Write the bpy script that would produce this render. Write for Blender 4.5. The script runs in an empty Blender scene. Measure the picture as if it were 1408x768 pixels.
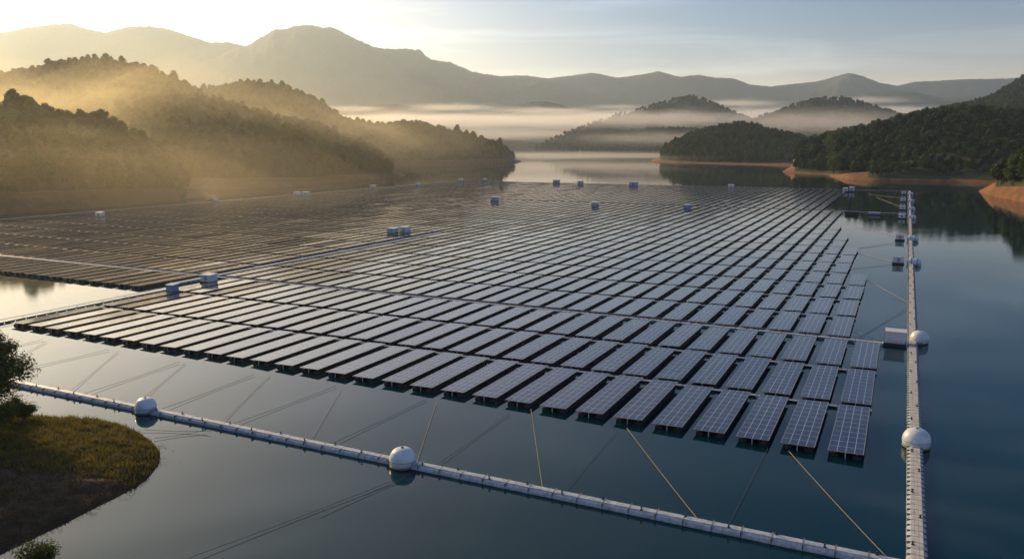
import bpy, math, random
from mathutils import Vector, Matrix, noise

# ------------------------------------------------------------------ camera, sky, sun, exposure
sc = bpy.context.scene
C = sc.collection
F = 1093.0; HY = 197.0; TH = math.atan((384-HY)/F); H = 40.0
GA = math.atan(544*math.cos(TH)/F)                 # heading of the panel grid, clockwise from the view
cam = bpy.data.objects.new('camera', bpy.data.cameras.new('camera')); C.objects.link(cam)
cam.location = (0, 0, H); cam.rotation_euler = (math.pi/2-TH, 0, 0)
cam.data.sensor_width = 36; cam.data.lens = F/1408*36; cam.data.clip_start = 1; cam.data.clip_end = 40000
sc.camera = cam

SUN_EL = 19.0; SUN_AZ = -41.0                      # degrees; azimuth clockwise from the view direction (+Y)
w = bpy.data.worlds.new('World'); sc.world = w; w.use_nodes = True
nt = w.node_tree; bg = nt.nodes['Background']
sky = nt.nodes.new('ShaderNodeTexSky'); sky.sky_type = 'NISHITA'; sky.sun_disc = False
sky.sun_elevation = math.radians(SUN_EL); sky.sun_rotation = math.radians(SUN_AZ)
sky.altitude = 300; sky.air_density = 1.0; sky.dust_density = 1.6; sky.ozone_density = 4.0
SKY_STRENGTH = 0.1
bg.inputs['Strength'].default_value = SKY_STRENGTH
# thin high cirrus drawn out across the sky
tc = nt.nodes.new('ShaderNodeTexCoord'); mp = nt.nodes.new('ShaderNodeMapping')
mp.inputs['Rotation'].default_value = (0.06, -0.10, 0.35); mp.inputs['Scale'].default_value = (1.3, 1.6, 13.0)
nt.links.new(tc.outputs['Generated'], mp.inputs['Vector'])
n1 = nt.nodes.new('ShaderNodeTexNoise'); n1.inputs['Scale'].default_value = 2.2; n1.inputs['Detail'].default_value = 7; n1.inputs['Roughness'].default_value = 0.58; n1.inputs['Distortion'].default_value = 0.5
nt.links.new(mp.outputs[0], n1.inputs['Vector'])
cr = nt.nodes.new('ShaderNodeValToRGB'); cr.color_ramp.elements[0].position = 0.47; cr.color_ramp.elements[1].position = 0.72
cr.color_ramp.elements[1].color = (0.62, 0.62, 0.62, 1)
nt.links.new(n1.outputs['Fac'], cr.inputs['Fac'])
mx = nt.nodes.new('ShaderNodeMix'); mx.data_type = 'RGBA'
hs_ = nt.nodes.new('ShaderNodeHueSaturation'); hs_.inputs['Saturation'].default_value = 2.0
nt.links.new(sky.outputs[0], hs_.inputs['Color'])
sc_ = nt.nodes.new('ShaderNodeVectorMath'); sc_.operation = 'MULTIPLY'; sc_.inputs[1].default_value = (1.4, 1.3, 1.2)
nt.links.new(hs_.outputs[0], sc_.inputs[0])
nt.links.new(cr.outputs[0], mx.inputs['Factor']); nt.links.new(hs_.outputs[0], mx.inputs['A']); sa_ = nt.nodes.new('ShaderNodeVectorMath'); sa_.operation = 'ADD'; sa_.inputs[1].default_value = (4.2, 3.5, 3.0)
nt.links.new(sc_.outputs[0], sa_.inputs[0]); nt.links.new(sa_.outputs[0], mx.inputs['B'])
# bright veil of thin high haze round the sun: widens with the angle from the sun's direction
_a = math.radians(SUN_AZ); _e = math.radians(SUN_EL)
dt = nt.nodes.new('ShaderNodeVectorMath'); dt.operation = 'DOT_PRODUCT'; dt.inputs[1].default_value = (math.sin(_a)*math.cos(_e), math.cos(_a)*math.cos(_e), math.sin(_e))
nt.links.new(tc.outputs['Generated'], dt.inputs[0])
mxx = nt.nodes.new('ShaderNodeMath'); mxx.operation = 'MAXIMUM'; mxx.inputs[1].default_value = 0.0; nt.links.new(dt.outputs['Value'], mxx.inputs[0])
pw = nt.nodes.new('ShaderNodeMath'); pw.operation = 'POWER'; pw.inputs[1].default_value = 5.5; nt.links.new(mxx.outputs[0], pw.inputs[0])
gl = nt.nodes.new('ShaderNodeVectorMath'); gl.operation = 'SCALE'; gl.inputs[0].default_value = (15, 10.6, 5.6); nt.links.new(pw.outputs[0], gl.inputs['Scale'])
ad = nt.nodes.new('ShaderNodeVectorMath'); ad.operation = 'ADD'; nt.links.new(mx.outputs['Result'], ad.inputs[0]); nt.links.new(gl.outputs[0], ad.inputs[1])
# warm dusty band low over the horizon all round
sz = nt.nodes.new('ShaderNodeSeparateXYZ'); nt.links.new(tc.outputs['Generated'], sz.inputs[0])
ab = nt.nodes.new('ShaderNodeMath'); ab.operation = 'ABSOLUTE'; nt.links.new(sz.outputs['Z'], ab.inputs[0])
om = nt.nodes.new('ShaderNodeMath'); om.operation = 'SUBTRACT'; om.inputs[0].default_value = 1.0; nt.links.new(ab.outputs[0], om.inputs[1])
p2 = nt.nodes.new('ShaderNodeMath'); p2.operation = 'POWER'; p2.inputs[1].default_value = 15.0; nt.links.new(om.outputs[0], p2.inputs[0])
g2 = nt.nodes.new('ShaderNodeVectorMath'); g2.operation = 'SCALE'; g2.inputs[0].default_value = (17, 9.6, 4.8); nt.links.new(p2.outputs[0], g2.inputs['Scale'])
a2 = nt.nodes.new('ShaderNodeVectorMath'); a2.operation = 'ADD'; nt.links.new(ad.outputs[0], a2.inputs[0]); nt.links.new(g2.outputs[0], a2.inputs[1])
nt.links.new(a2.outputs[0], bg.inputs['Color'])

sd = bpy.data.lights.new('sun', 'SUN'); sd.energy = 5.0; sd.angle = math.radians(0.6); sd.color = (1.0, 0.67, 0.30)
sun = bpy.data.objects.new('sun', sd); C.objects.link(sun); sun.location = (-200, 100, 300)
az = math.radians(SUN_AZ); el = math.radians(SUN_EL)
SD = Vector((math.sin(az)*math.cos(el), math.cos(az)*math.cos(el), math.sin(el)))
sun.rotation_euler = SD.to_track_quat('Z', 'Y').to_euler()

vs = sc.view_settings; vs.view_transform = 'Standard'; vs.look = 'None'; vs.gamma = 1; vs.exposure = 0.0; vs.use_curve_mapping = False
cy = sc.cycles
cy.use_denoising = True; cy.max_bounces = 8; cy.diffuse_bounces = 2; cy.glossy_bounces = 3; cy.transmission_bounces = 2
cy.volume_bounces = 4; cy.transparent_max_bounces = 64; cy.sample_clamp_indirect = 6

# ------------------------------------------------------------------ pixel <-> place
def ray(x, y):
    X = x-704; Z = -(y-384)
    return X, F*math.cos(TH)+Z*math.sin(TH), -F*math.sin(TH)+Z*math.cos(TH)
def gnd(x, y, z=0.0):
    dx, dy, dz = ray(x, y); t = (z-H)/dz
    return Vector((dx*t, dy*t, z))
def atY(x, y, Y):
    dx, dy, dz = ray(x, y); t = Y/dy
    return Vector((dx*t, Y, H+dz*t))
def G(u, v, z=0.0):                                # grid place: u across the rows, v along the panels
    return Vector((u*math.cos(GA)+v*math.sin(GA), -u*math.sin(GA)+v*math.cos(GA), z))
def toG(p):
    return (p.x*math.cos(GA)-p.y*math.sin(GA), p.x*math.sin(GA)+p.y*math.cos(GA))
def lerp(pts, x):
    if x <= pts[0][0]: return pts[0][1]
    for (a, b), (c, d) in zip(pts, pts[1:]):
        if x <= c:
            return b+(d-b)*(x-a)/(c-a)
    return pts[-1][1]
def fbm(x, y, z=0.0, o=4): return noise.fractal(Vector((x, y, z)), 0.9, 2.1, o)

# ------------------------------------------------------------------ materials
def mat(name, col, rough=0.6, metal=0.0, ior=1.5, var=0.0, vscale=3.0, col2=None, bump=0.0, bscale=20.0, coord='Object', bdist=0.02, rand=0.0):
    m = bpy.data.materials.new(name); m.use_nodes = True; t = m.node_tree; b = t.nodes['Principled BSDF']
    b.inputs['Base Color'].default_value = (*col, 1); b.inputs['Roughness'].default_value = rough
    b.inputs['Metallic'].default_value = metal; b.inputs['IOR'].default_value = ior
    if var or col2 or bump or rand:
        tc = t.nodes.new('ShaderNodeTexCoord')
        src = None
        if col2:
            n = t.nodes.new('ShaderNodeTexNoise'); n.inputs['Scale'].default_value = vscale; n.inputs['Detail'].default_value = 6; n.inputs['Roughness'].default_value = 0.65
            t.links.new(tc.outputs[coord], n.inputs['Vector'])
            r = t.nodes.new('ShaderNodeValToRGB'); r.color_ramp.elements[0].position = 0.35; r.color_ramp.elements[1].position = 0.65
            r.color_ramp.elements[0].color = (*col, 1); r.color_ramp.elements[1].color = (*col2, 1)
            t.links.new(n.outputs['Fac'], r.inputs['Fac']); src = r.outputs[0]
        if rand:
            oi = t.nodes.new('ShaderNodeObjectInfo'); hs = t.nodes.new('ShaderNodeHueSaturation')
            if src: t.links.new(src, hs.inputs['Color'])
            else: hs.inputs['Color'].default_value = (*col, 1)
            a = t.nodes.new('ShaderNodeMapRange'); a.inputs['To Min'].default_value = 1-rand; a.inputs['To Max'].default_value = 1+rand
            t.links.new(oi.outputs['Random'], a.inputs['Value']); t.links.new(a.outputs[0], hs.inputs['Value'])
            a2 = t.nodes.new('ShaderNodeMapRange'); a2.inputs['To Min'].default_value = 0.485; a2.inputs['To Max'].default_value = 0.51
            mu = t.nodes.new('ShaderNodeMath'); mu.operation = 'FRACT'; mm = t.nodes.new('ShaderNodeMath'); mm.operation = 'MULTIPLY'; mm.inputs[1].default_value = 7.3
            t.links.new(oi.outputs['Random'], mm.inputs[0]); t.links.new(mm.outputs[0], mu.inputs[0]); t.links.new(mu.outputs[0], a2.inputs['Value']); t.links.new(a2.outputs[0], hs.inputs['Hue'])
            src = hs.outputs[0]
        if src: t.links.new(src, b.inputs['Base Color'])
        if bump:
            n2 = t.nodes.new('ShaderNodeTexNoise'); n2.inputs['Scale'].default_value = bscale; n2.inputs['Detail'].default_value = 4
            t.links.new(tc.outputs[coord], n2.inputs['Vector'])
            bp = t.nodes.new('ShaderNodeBump'); bp.inputs['Strength'].default_value = bump; bp.inputs['Distance'].default_value = bdist
            t.links.new(n2.outputs['Fac'], bp.inputs['Height']); t.links.new(bp.outputs[0], b.inputs['Normal'])
    return m

M = {}
M['plastic'] = mat('white_plastic', (0.52, 0.57, 0.62), 0.42, col2=(0.27, 0.31, 0.35), vscale=1.9, bump=0.3, bscale=6)
M['buoy'] = mat('buoy_white', (0.72, 0.79, 0.84), 0.35, col2=(0.55, 0.60, 0.62), vscale=0.9, bump=0.12, bscale=3)
M['stain'] = mat('waterline_stain', (0.10, 0.11, 0.07), 0.7, col2=(0.22, 0.21, 0.15), vscale=3)
M['greyplastic'] = mat('grey_blue_plastic', (0.20, 0.25, 0.33), 0.45, col2=(0.36, 0.40, 0.46), vscale=0.7)
M['walk'] = mat('walkway_plastic', (0.30, 0.34, 0.40), 0.5, col2=(0.46, 0.49, 0.53), vscale=1.2)
M['black'] = mat('black_plastic', (0.018, 0.018, 0.02), 0.5)
M['alu'] = mat('aluminium', (0.45, 0.46, 0.47), 0.35, metal=0.9)
M['steel'] = mat('dull_steel', (0.22, 0.22, 0.22), 0.5, metal=0.6)
M['plank'] = mat('weathered_plank', (0.62, 0.61, 0.58), 0.7, col2=(0.42, 0.41, 0.39), vscale=1.5, bump=0.4, bscale=9)
M['blue'] = mat('blue_paint', (0.36, 0.43, 0.52), 0.4, col2=(0.48, 0.54, 0.60), vscale=2)
M['deepblue'] = mat('deep_blue_paint', (0.13, 0.24, 0.44), 0.4, col2=(0.2, 0.31, 0.48), vscale=2)
M['white'] = mat('white_paint', (0.72, 0.73, 0.74), 0.4, col2=(0.6, 0.61, 0.62), vscale=1.5)
M['rope'] = mat('yellow_rope', (0.42, 0.34, 0.19), 0.8)
M['ropedark'] = mat('dark_rope', (0.06, 0.06, 0.055), 0.8)
M['soil'] = mat('red_soil', (0.25, 0.105, 0.036), 0.95, col2=(0.12, 0.06, 0.028), vscale=0.11, bump=0.6, bscale=0.5, bdist=0.5)
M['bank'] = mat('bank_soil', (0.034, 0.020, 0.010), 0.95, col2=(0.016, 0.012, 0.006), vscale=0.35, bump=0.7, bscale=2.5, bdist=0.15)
M['floor'] = mat('forest_floor', (0.035, 0.045, 0.016), 0.95, col2=(0.022, 0.03, 0.012), vscale=0.05)
M['far'] = mat('far_forest', (0.028, 0.045, 0.020), 0.95, col2=(0.055, 0.075, 0.032), vscale=0.012, bump=0.8, bscale=0.03, bdist=14)
M['bark'] = mat('bark', (0.10, 0.075, 0.05), 0.9)
def leaf(name, c1, c2, rand):
    m = mat(name, c1, 0.6, col2=c2, vscale=0.55, rand=rand)
    t = m.node_tree; b = t.nodes['Principled BSDF']; out = t.nodes['Material Output']
    b.inputs['Specular IOR Level'].default_value = 0.2
    tr = t.nodes.new('ShaderNodeBsdfTranslucent'); ms = t.nodes.new('ShaderNodeMixShader'); ms.inputs[0].default_value = 0.4
    l = b.inputs['Base Color'].links[0].from_socket; t.links.new(l, tr.inputs['Color'])
    t.links.new(b.outputs[0], ms.inputs[1]); t.links.new(tr.outputs[0], ms.inputs[2]); t.links.new(ms.outputs[0], out.inputs['Surface'])
    return m
M['leaf'] = leaf('leaves', (0.022, 0.058, 0.014), (0.066, 0.105, 0.020), 0.5)
M['leafnear'] = leaf('near_leaves', (0.035, 0.060, 0.014), (0.075, 0.105, 0.022), 0.1)
M['grass'] = leaf('grass_blades', (0.10, 0.11, 0.02), (0.22, 0.17, 0.03), 0.0)
M['drygrass'] = leaf('dry_grass_blades', (0.13, 0.075, 0.025), (0.085, 0.06, 0.02), 0.0)

def water_mat():
    m = bpy.data.materials.new('lake_water'); m.use_nodes = True; t = m.node_tree; b = t.nodes['Principled BSDF']
    b.inputs['Base Color'].default_value = (0.000, 0.022, 0.033, 1); b.inputs['Roughness'].default_value = 0.03; b.inputs['IOR'].default_value = 1.33; b.inputs['Specular Tint'].default_value = (0.12, 0.50, 0.62, 1)
    tc = t.nodes.new('ShaderNodeTexCoord')
    def nz(s, d, sx=1.0, sy=1.0):
        mp = t.nodes.new('ShaderNodeMapping'); mp.inputs['Scale'].default_value = (sx, sy, 1)
        n = t.nodes.new('ShaderNodeTexNoise'); n.inputs['Scale'].default_value = s; n.inputs['Detail'].default_value = d
        t.links.new(tc.outputs['Object'], mp.inputs[0]); t.links.new(mp.outputs[0], n.inputs['Vector']); return n
    a = nz(1.2, 3, 1, 1.8); c = nz(0.012, 3, 1, 2.5)
    mr = t.nodes.new('ShaderNodeMapRange'); mr.inputs['From Min'].default_value = 0.42; mr.inputs['From Max'].default_value = 0.66
    mr.inputs['To Min'].default_value = 0.25; mr.inputs['To Max'].default_value = 1.0; t.links.new(c.outputs['Fac'], mr.inputs['Value'])
    mul = t.nodes.new('ShaderNodeMath'); mul.operation = 'MULTIPLY'; t.links.new(mr.outputs[0], mul.inputs[0]); t.links.new(a.outputs['Fac'], mul.inputs[1])
    bp = t.nodes.new('ShaderNodeBump'); bp.inputs['Strength'].default_value = 0.16; bp.inputs['Distance'].default_value = 0.05
    t.links.new(mul.outputs[0], bp.inputs['Height']); t.links.new(bp.outputs[0], b.inputs['Normal'])
    return m
M['water'] = water_mat()

def panel_mat():                                   # four modules across, ten along, thin pale frames between them
    m = bpy.data.materials.new('solar_glass'); m.use_nodes = True; t = m.node_tree; b = t.nodes['Principled BSDF']
    uv = t.nodes.new('ShaderNodeUVMap'); uv.uv_map = 'UV'; sp = t.nodes.new('ShaderNodeSeparateXYZ'); t.links.new(uv.outputs[0], sp.inputs[0])
    def line(sock, n, wd, sz):
        a = t.nodes.new('ShaderNodeMath'); a.operation = 'MULTIPLY'; a.inputs[1].default_value = n; t.links.new(sock, a.inputs[0])
        f = t.nodes.new('ShaderNodeMath'); f.operation = 'PINGPONG'; f.inputs[1].default_value = 0.5; t.links.new(a.outputs[0], f.inputs[0])
        l = t.nodes.new('ShaderNodeMath'); l.operation = 'LESS_THAN'; l.inputs[1].default_value = wd*0.5*n/sz; t.links.new(f.outputs[0], l.inputs[0]); return l.outputs[0]
    def mxx(a, c):
        x = t.nodes.new('ShaderNodeMath'); x.operation = 'MAXIMUM'; t.links.new(a, x.inputs[0]); t.links.new(c, x.inputs[1]); return x.outputs[0]
    big = mxx(line(sp.outputs[0], 4, 0.085, 4.2), line(sp.outputs[1], 10, 0.085, 20.3))
    small = mxx(line(sp.outputs[0], 24, 0.014, 4.2), line(sp.outputs[1], 120, 0.014, 20.3))
    tc = t.nodes.new('ShaderNodeTexCoord'); n = t.nodes.new('ShaderNodeTexNoise'); n.inputs['Scale'].default_value = 0.6; n.inputs['Detail'].default_value = 5
    t.links.new(tc.outputs['Object'], n.inputs['Vector'])
    base = t.nodes.new('ShaderNodeMix'); base.data_type = 'RGBA'; base.inputs['A'].default_value = (0.004, 0.010, 0.038, 1); base.inputs['B'].default_value = (0.010, 0.021, 0.066, 1)
    t.links.new(n.outputs['Fac'], base.inputs['Factor'])
    c1 = t.nodes.new('ShaderNodeMix'); c1.data_type = 'RGBA'; c1.inputs['B'].default_value = (0.09, 0.11, 0.15, 1)
    t.links.new(small, c1.inputs['Factor']); t.links.new(base.outputs['Result'], c1.inputs['A'])
    c2 = t.nodes.new('ShaderNodeMix'); c2.data_type = 'RGBA'; c2.inputs['B'].default_value = (0.32, 0.37, 0.45, 1)
    t.links.new(big, c2.inputs['Factor']); t.links.new(c1.outputs['Result'], c2.inputs['A']); t.links.new(c2.outputs['Result'], b.inputs['Base Color'])
    mr = t.nodes.new('ShaderNodeMapRange'); mr.inputs['To Min'].default_value = 0.05; mr.inputs['To Max'].default_value = 0.13
    t.links.new(n.outputs['Fac'], mr.inputs['Value']); t.links.new(mr.outputs[0], b.inputs['Roughness'])
    b.inputs['IOR'].default_value = 1.5; b.inputs['Specular Tint'].default_value = (0.34, 0.44, 0.75, 1)
    return m
M['panel'] = panel_mat()

# ------------------------------------------------------------------ mesh helpers
class MB:
    def __init__(s): s.v = []; s.f = []; s.m = []; s.uv = {}
    def quad(s, pts, m=0, uv=None):
        i = len(s.v); s.v += [tuple(p) for p in pts]; s.f.append(tuple(range(i, i+len(pts)))); s.m.append(m)
        if uv: s.uv[len(s.f)-1] = uv
    def hexa(s, p, m=0):                           # p: 4 bottom ccw + 4 top ccw
        i = len(s.v); s.v += [tuple(q) for q in p]
        for f in ((3,2,1,0),(4,5,6,7),(0,1,5,4),(1,2,6,5),(2,3,7,6),(3,0,4,7)):
            s.f.append(tuple(i+k for k in f)); s.m.append(m)
    def box(s, x0, x1, y0, y1, z0, z1, m=0, T=None):
        p = [(x0,y0,z0),(x1,y0,z0),(x1,y1,z0),(x0,y1,z0),(x0,y0,z1),(x1,y0,z1),(x1,y1,z1),(x0,y1,z1)]
        if T: p = [T(*q) for q in p]
        s.hexa(p, m)
    def cbox(s, x0, x1, y0, y1, z0, z1, c=0.05, m=0):  # box with chamfered top edges
        i = len(s.v)
        s.v += [(x0,y0,z0),(x1,y0,z0),(x1,y1,z0),(x0,y1,z0),(x0,y0,z1-c),(x1,y0,z1-c),(x1,y1,z1-c),(x0,y1,z1-c),
                (x0+c,y0+c,z1),(x1-c,y0+c,z1),(x1-c,y1-c,z1),(x0+c,y1-c,z1)]
        for f in ((3,2,1,0),(0,1,5,4),(1,2,6,5),(2,3,7,6),(3,0,4,7),(4,5,9,8),(5,6,10,9),(6,7,11,10),(7,4,8,11),(8,9,10,11)):
            s.f.append(tuple(i+k for k in f)); s.m.append(m)
    def tube(s, pts, rad, n=6, m=0, cap=True):
        rings = []
        for k, p in enumerate(pts):
            p = Vector(p); a = Vector(pts[max(k-1, 0)]); b = Vector(pts[min(k+1, len(pts)-1)]); d = (b-a).normalized()
            q = d.orthogonal().normalized() if abs(d.z) > 0.9 else d.cross(Vector((0,0,1))).normalized(); r = d.cross(q)
            R = rad[k] if isinstance(rad, (list, tuple)) else rad
            rings.append(len(s.v))
            for j in range(n):
                t = 2*math.pi*j/n; s.v.append(tuple(p+q*(R*math.cos(t))+r*(R*math.sin(t))))
        for a, b in zip(rings, rings[1:]):
            for j in range(n):
                s.f.append((a+j, a+(j+1)%n, b+(j+1)%n, b+j)); s.m.append(m)
        if cap:
            s.f.append(tuple(rings[0]+j for j in range(n))[::-1]); s.m.append(m); s.f.append(tuple(rings[-1]+j for j in range(n))); s.m.append(m)
    def revolve(s, prof, n=32, m=0):               # prof: (r, z) going up
        rings = []
        for r, z in prof:
            rings.append(len(s.v)); s.v += [(r*math.cos(2*math.pi*j/n), r*math.sin(2*math.pi*j/n), z) for j in range(n)]
        for a, b in zip(rings, rings[1:]):
            for j in range(n): s.f.append((a+j, a+(j+1)%n, b+(j+1)%n, b+j)); s.m.append(m)
        s.f.append(tuple(rings[0]+j for j in range(n))[::-1]); s.m.append(m); s.f.append(tuple(rings[-1]+j for j in range(n))); s.m.append(m)
    def mesh(s, name, mats, smooth=False):
        me = bpy.data.meshes.new(name); me.from_pydata(s.v, [], s.f)
        for x in (mats if isinstance(mats, (list, tuple)) else [mats]): me.materials.append(x)
        me.polygons.foreach_set('material_index', s.m)
        if smooth: me.polygons.foreach_set('use_smooth', [True]*len(s.f))
        if s.uv:
            l = me.uv_layers.new(name='UV')
            for fi, uv in s.uv.items():
                p = me.polygons[fi]
                for k, li in enumerate(p.loop_indices): l.data[li].uv = uv[k]
        me.update(); return me
    def obj(s, name, mats, parent=None, smooth=False, loc=None):
        o = bpy.data.objects.new(name, s.mesh(name, mats, smooth)); C.objects.link(o)
        if parent: o.parent = parent
        if loc is not None: o.location = loc
        return o
def tag(o, label=None, cat=None, group=None, kind=None):
    if label: o['label'] = label
    if cat: o['category'] = cat
    if group: o['group'] = group
    if kind: o['kind'] = kind
    return o
def empty(name, loc, rz=0.0, label=None, cat=None, group=None):
    o = bpy.data.objects.new(name, None); C.objects.link(o); o.location = loc; o.rotation_euler = (0, 0, rz); o.empty_display_size = 0.5
    return tag(o, label, cat, group)
def copy_tree(o, parent=None):
    c = o.copy(); C.objects.link(c)
    if parent: c.parent = parent
    for ch in list(o.children): copy_tree(ch, c)
    return c
ORD = ['zeroth','first','second','third','fourth','fifth','sixth','seventh','eighth','ninth','tenth','eleventh','twelfth','thirteenth','fourteenth','fifteenth','sixteenth','seventeenth','eighteenth','nineteenth']
TENS = {2:('twenty','twentieth'),3:('thirty','thirtieth'),4:('forty','fortieth'),5:('fifty','fiftieth'),6:('sixty','sixtieth'),7:('seventy','seventieth')}
def ordn(n):
    if n < 20: return ORD[n]
    a, b = divmod(n, 10)
    return TENS[a][1] if b == 0 else TENS[a][0]+'-'+ORD[b]

# ------------------------------------------------------------------ water and lake bed
b = MB(); b.quad([(-11500,-150,0),(14500,-150,0),(14500,13200,0),(-11500,13200,0)])
tag(b.obj('water', M['water']), 'still teal lake water mirroring hills and morning sky', 'water', kind='structure')
b = MB(); b.quad([(-11500,-150,-3.2),(14500,-150,-3.2),(14500,13200,-3.2),(-11500,13200,-3.2)])
tag(b.obj('ground', M['soil']), 'reddish lake bed under the water', 'ground', kind='structure')

# ------------------------------------------------------------------ trees
def make_tree_meshes(seed, h, spread, nleaf, ls, lmat, nl=12, nobj=False):
    r = random.Random(seed)
    tr = MB(); top = h*0.62
    pts = [(0,0,-0.6)]; x = y = 0
    for k in range(1, 6):
        x += r.uniform(-.02,.02)*h; y += r.uniform(-.02,.02)*h; pts.append((x, y, top*k/5))
    R0 = h*0.022
    tr.tube(pts, [R0*1.25, R0, R0*.85, R0*.7, R0*.55, R0*.35], 7)
    lobes = []
    for k in range(nl):
        a = k*2.4+r.uniform(-.4,.4); q = (k+0.5)/nl
        zc = h*(0.36+0.56*q); rr = spread*h*math.sin(math.pi*min(1, 0.28+0.66*q))**0.8*r.uniform(0.55, 1.0)*(0.75 if q > .85 else 1)*(0.72 if q < .2 else 1)
        if q > 0.93: rr *= .3
        c = Vector((x+rr*math.cos(a), y+rr*math.sin(a), zc)); lr = h*r.uniform(0.11, 0.17)
        lobes.append((c, lr))
        t0 = Vector(pts[2+min(3, int(q*4))]); mid = (t0+c)/2+Vector((0,0,-h*.03))
        tr.tube([t0, mid, c], [R0*.4, R0*.28, R0*.12], 5)
    lf = MB()
    for k in range(nleaf):
        c, lr = lobes[r.randrange(len(lobes))]
        d = Vector((r.gauss(0,1), r.gauss(0,1), r.gauss(0,1)*.85)).normalized()
        p = c+Vector((d.x*1.15, d.y*1.15, d.z*.8))*lr*(r.random()**0.45)*r.uniform(.8,1.15)
        n = (d+Vector((r.uniform(-1,1), r.uniform(-1,1), r.uniform(-.4,1.2)))*.8).normalized()
        a = n.orthogonal().normalized(); a.rotate(Matrix.Rotation(r.uniform(0,6.28), 3, n)); bb = n.cross(a)
        s = ls*r.uniform(.6,1.3); a *= s; bb *= s*.62
        lf.quad([p-a, p-bb*.9+a*.1, p+a, p+bb+a*.1])
    return tr, lf
def tree_proto(seed, h, spread, nleaf, ls, lmat, nl, loc, rz, label, group=None, name='broadleaf_tree', sc3=1.0):
    e = empty(name, loc, rz, label, 'tree', group); e.scale = (sc3,)*3
    tr, lf = make_tree_meshes(seed, h, spread, nleaf, ls, lmat, nl)
    t = tr.obj('trunk', M['bark'], e, True); c = lf.obj('crown', lmat, e)
    return e, t, c

TH0 = 12.0
protos = []
for k in range(4):
    tr, lf = make_tree_meshes(11+k, TH0*(1, 1.1, .9, 1.0)[k], (0.26, 0.20, 0.30, 0.24)[k], 1500, 0.52, M['leaf'], 12)
    protos.append((tr.mesh('trunk', M['bark'], True), lf.mesh('crown', M['leaf'])))
# crown+trunk joined for the massed forest
def joined(k):
    tr, lf = make_tree_meshes(11+k, TH0*(1, 1.1, .9, 1.0)[k], (0.26, 0.20, 0.30, 0.24)[k], 1500, 0.52, M['leaf'], 12)
    o = len(tr.v); n0 = len(tr.f); tr.v += lf.v; tr.f += [tuple(i+o for i in f) for f in lf.f]; tr.m += [1]*len(lf.f)
    return tr.mesh('tree', [M['bark'], M['leaf']])
jm = [joined(k) for k in range(4)]

def forest(name, pts, smin, smax, seed, label):    # one stuff object: points carrying whole trees
    if not pts: return
    me = bpy.data.meshes.new(name); me.from_pydata([tuple(p) for p in pts], [], [])
    o = bpy.data.objects.new(name, me); C.objects.link(o)
    me.materials.append(M['bark']); me.materials.append(M['leaf'])
    ng = bpy.data.node_groups.new(name, 'GeometryNodeTree')
    ng.interface.new_socket('Geometry', in_out='INPUT', socket_type='NodeSocketGeometry')
    ng.interface.new_socket('Geometry', in_out='OUTPUT', socket_type='NodeSocketGeometry')
    N = ng.nodes; L = ng.links
    gi = N.new('NodeGroupInput'); go = N.new('NodeGroupOutput')
    gj = N.new('GeometryNodeJoinGeometry')
    for s in reversed(SRC):
        oi = N.new('GeometryNodeObjectInfo'); oi.inputs['Object'].default_value = s; oi.inputs['As Instance'].default_value = True
        L.new(oi.outputs['Geometry'], gj.inputs[0])
    ip = N.new('GeometryNodeInstanceOnPoints'); ip.inputs['Pick Instance'].default_value = True
    L.new(gi.outputs[0], ip.inputs['Points']); L.new(gj.outputs[0], ip.inputs['Instance'])
    ri = N.new('FunctionNodeRandomValue'); ri.data_type = 'INT'; ri.inputs[4].default_value = 0; ri.inputs[5].default_value = 3; ri.inputs['Seed'].default_value = seed
    L.new(ri.outputs[2], ip.inputs['Instance Index'])
    rr = N.new('FunctionNodeRandomValue'); rr.data_type = 'FLOAT_VECTOR'; rr.inputs[0].default_value = (-.05,-.05,0); rr.inputs[1].default_value = (.05,.05,6.28); rr.inputs['Seed'].default_value = seed+1
    L.new(rr.outputs[0], ip.inputs['Rotation'])
    rs = N.new('FunctionNodeRandomValue'); rs.data_type = 'FLOAT'; rs.inputs[2].default_value = smin; rs.inputs[3].default_value = smax; rs.inputs['Seed'].default_value = seed+2
    L.new(rs.outputs[1], ip.inputs['Scale'])
    L.new(ip.outputs[0], go.inputs[0])
    md = o.modifiers.new('forest', 'NODES'); md.node_group = ng
    tag(o, label, 'forest', kind='stuff'); return o

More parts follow.
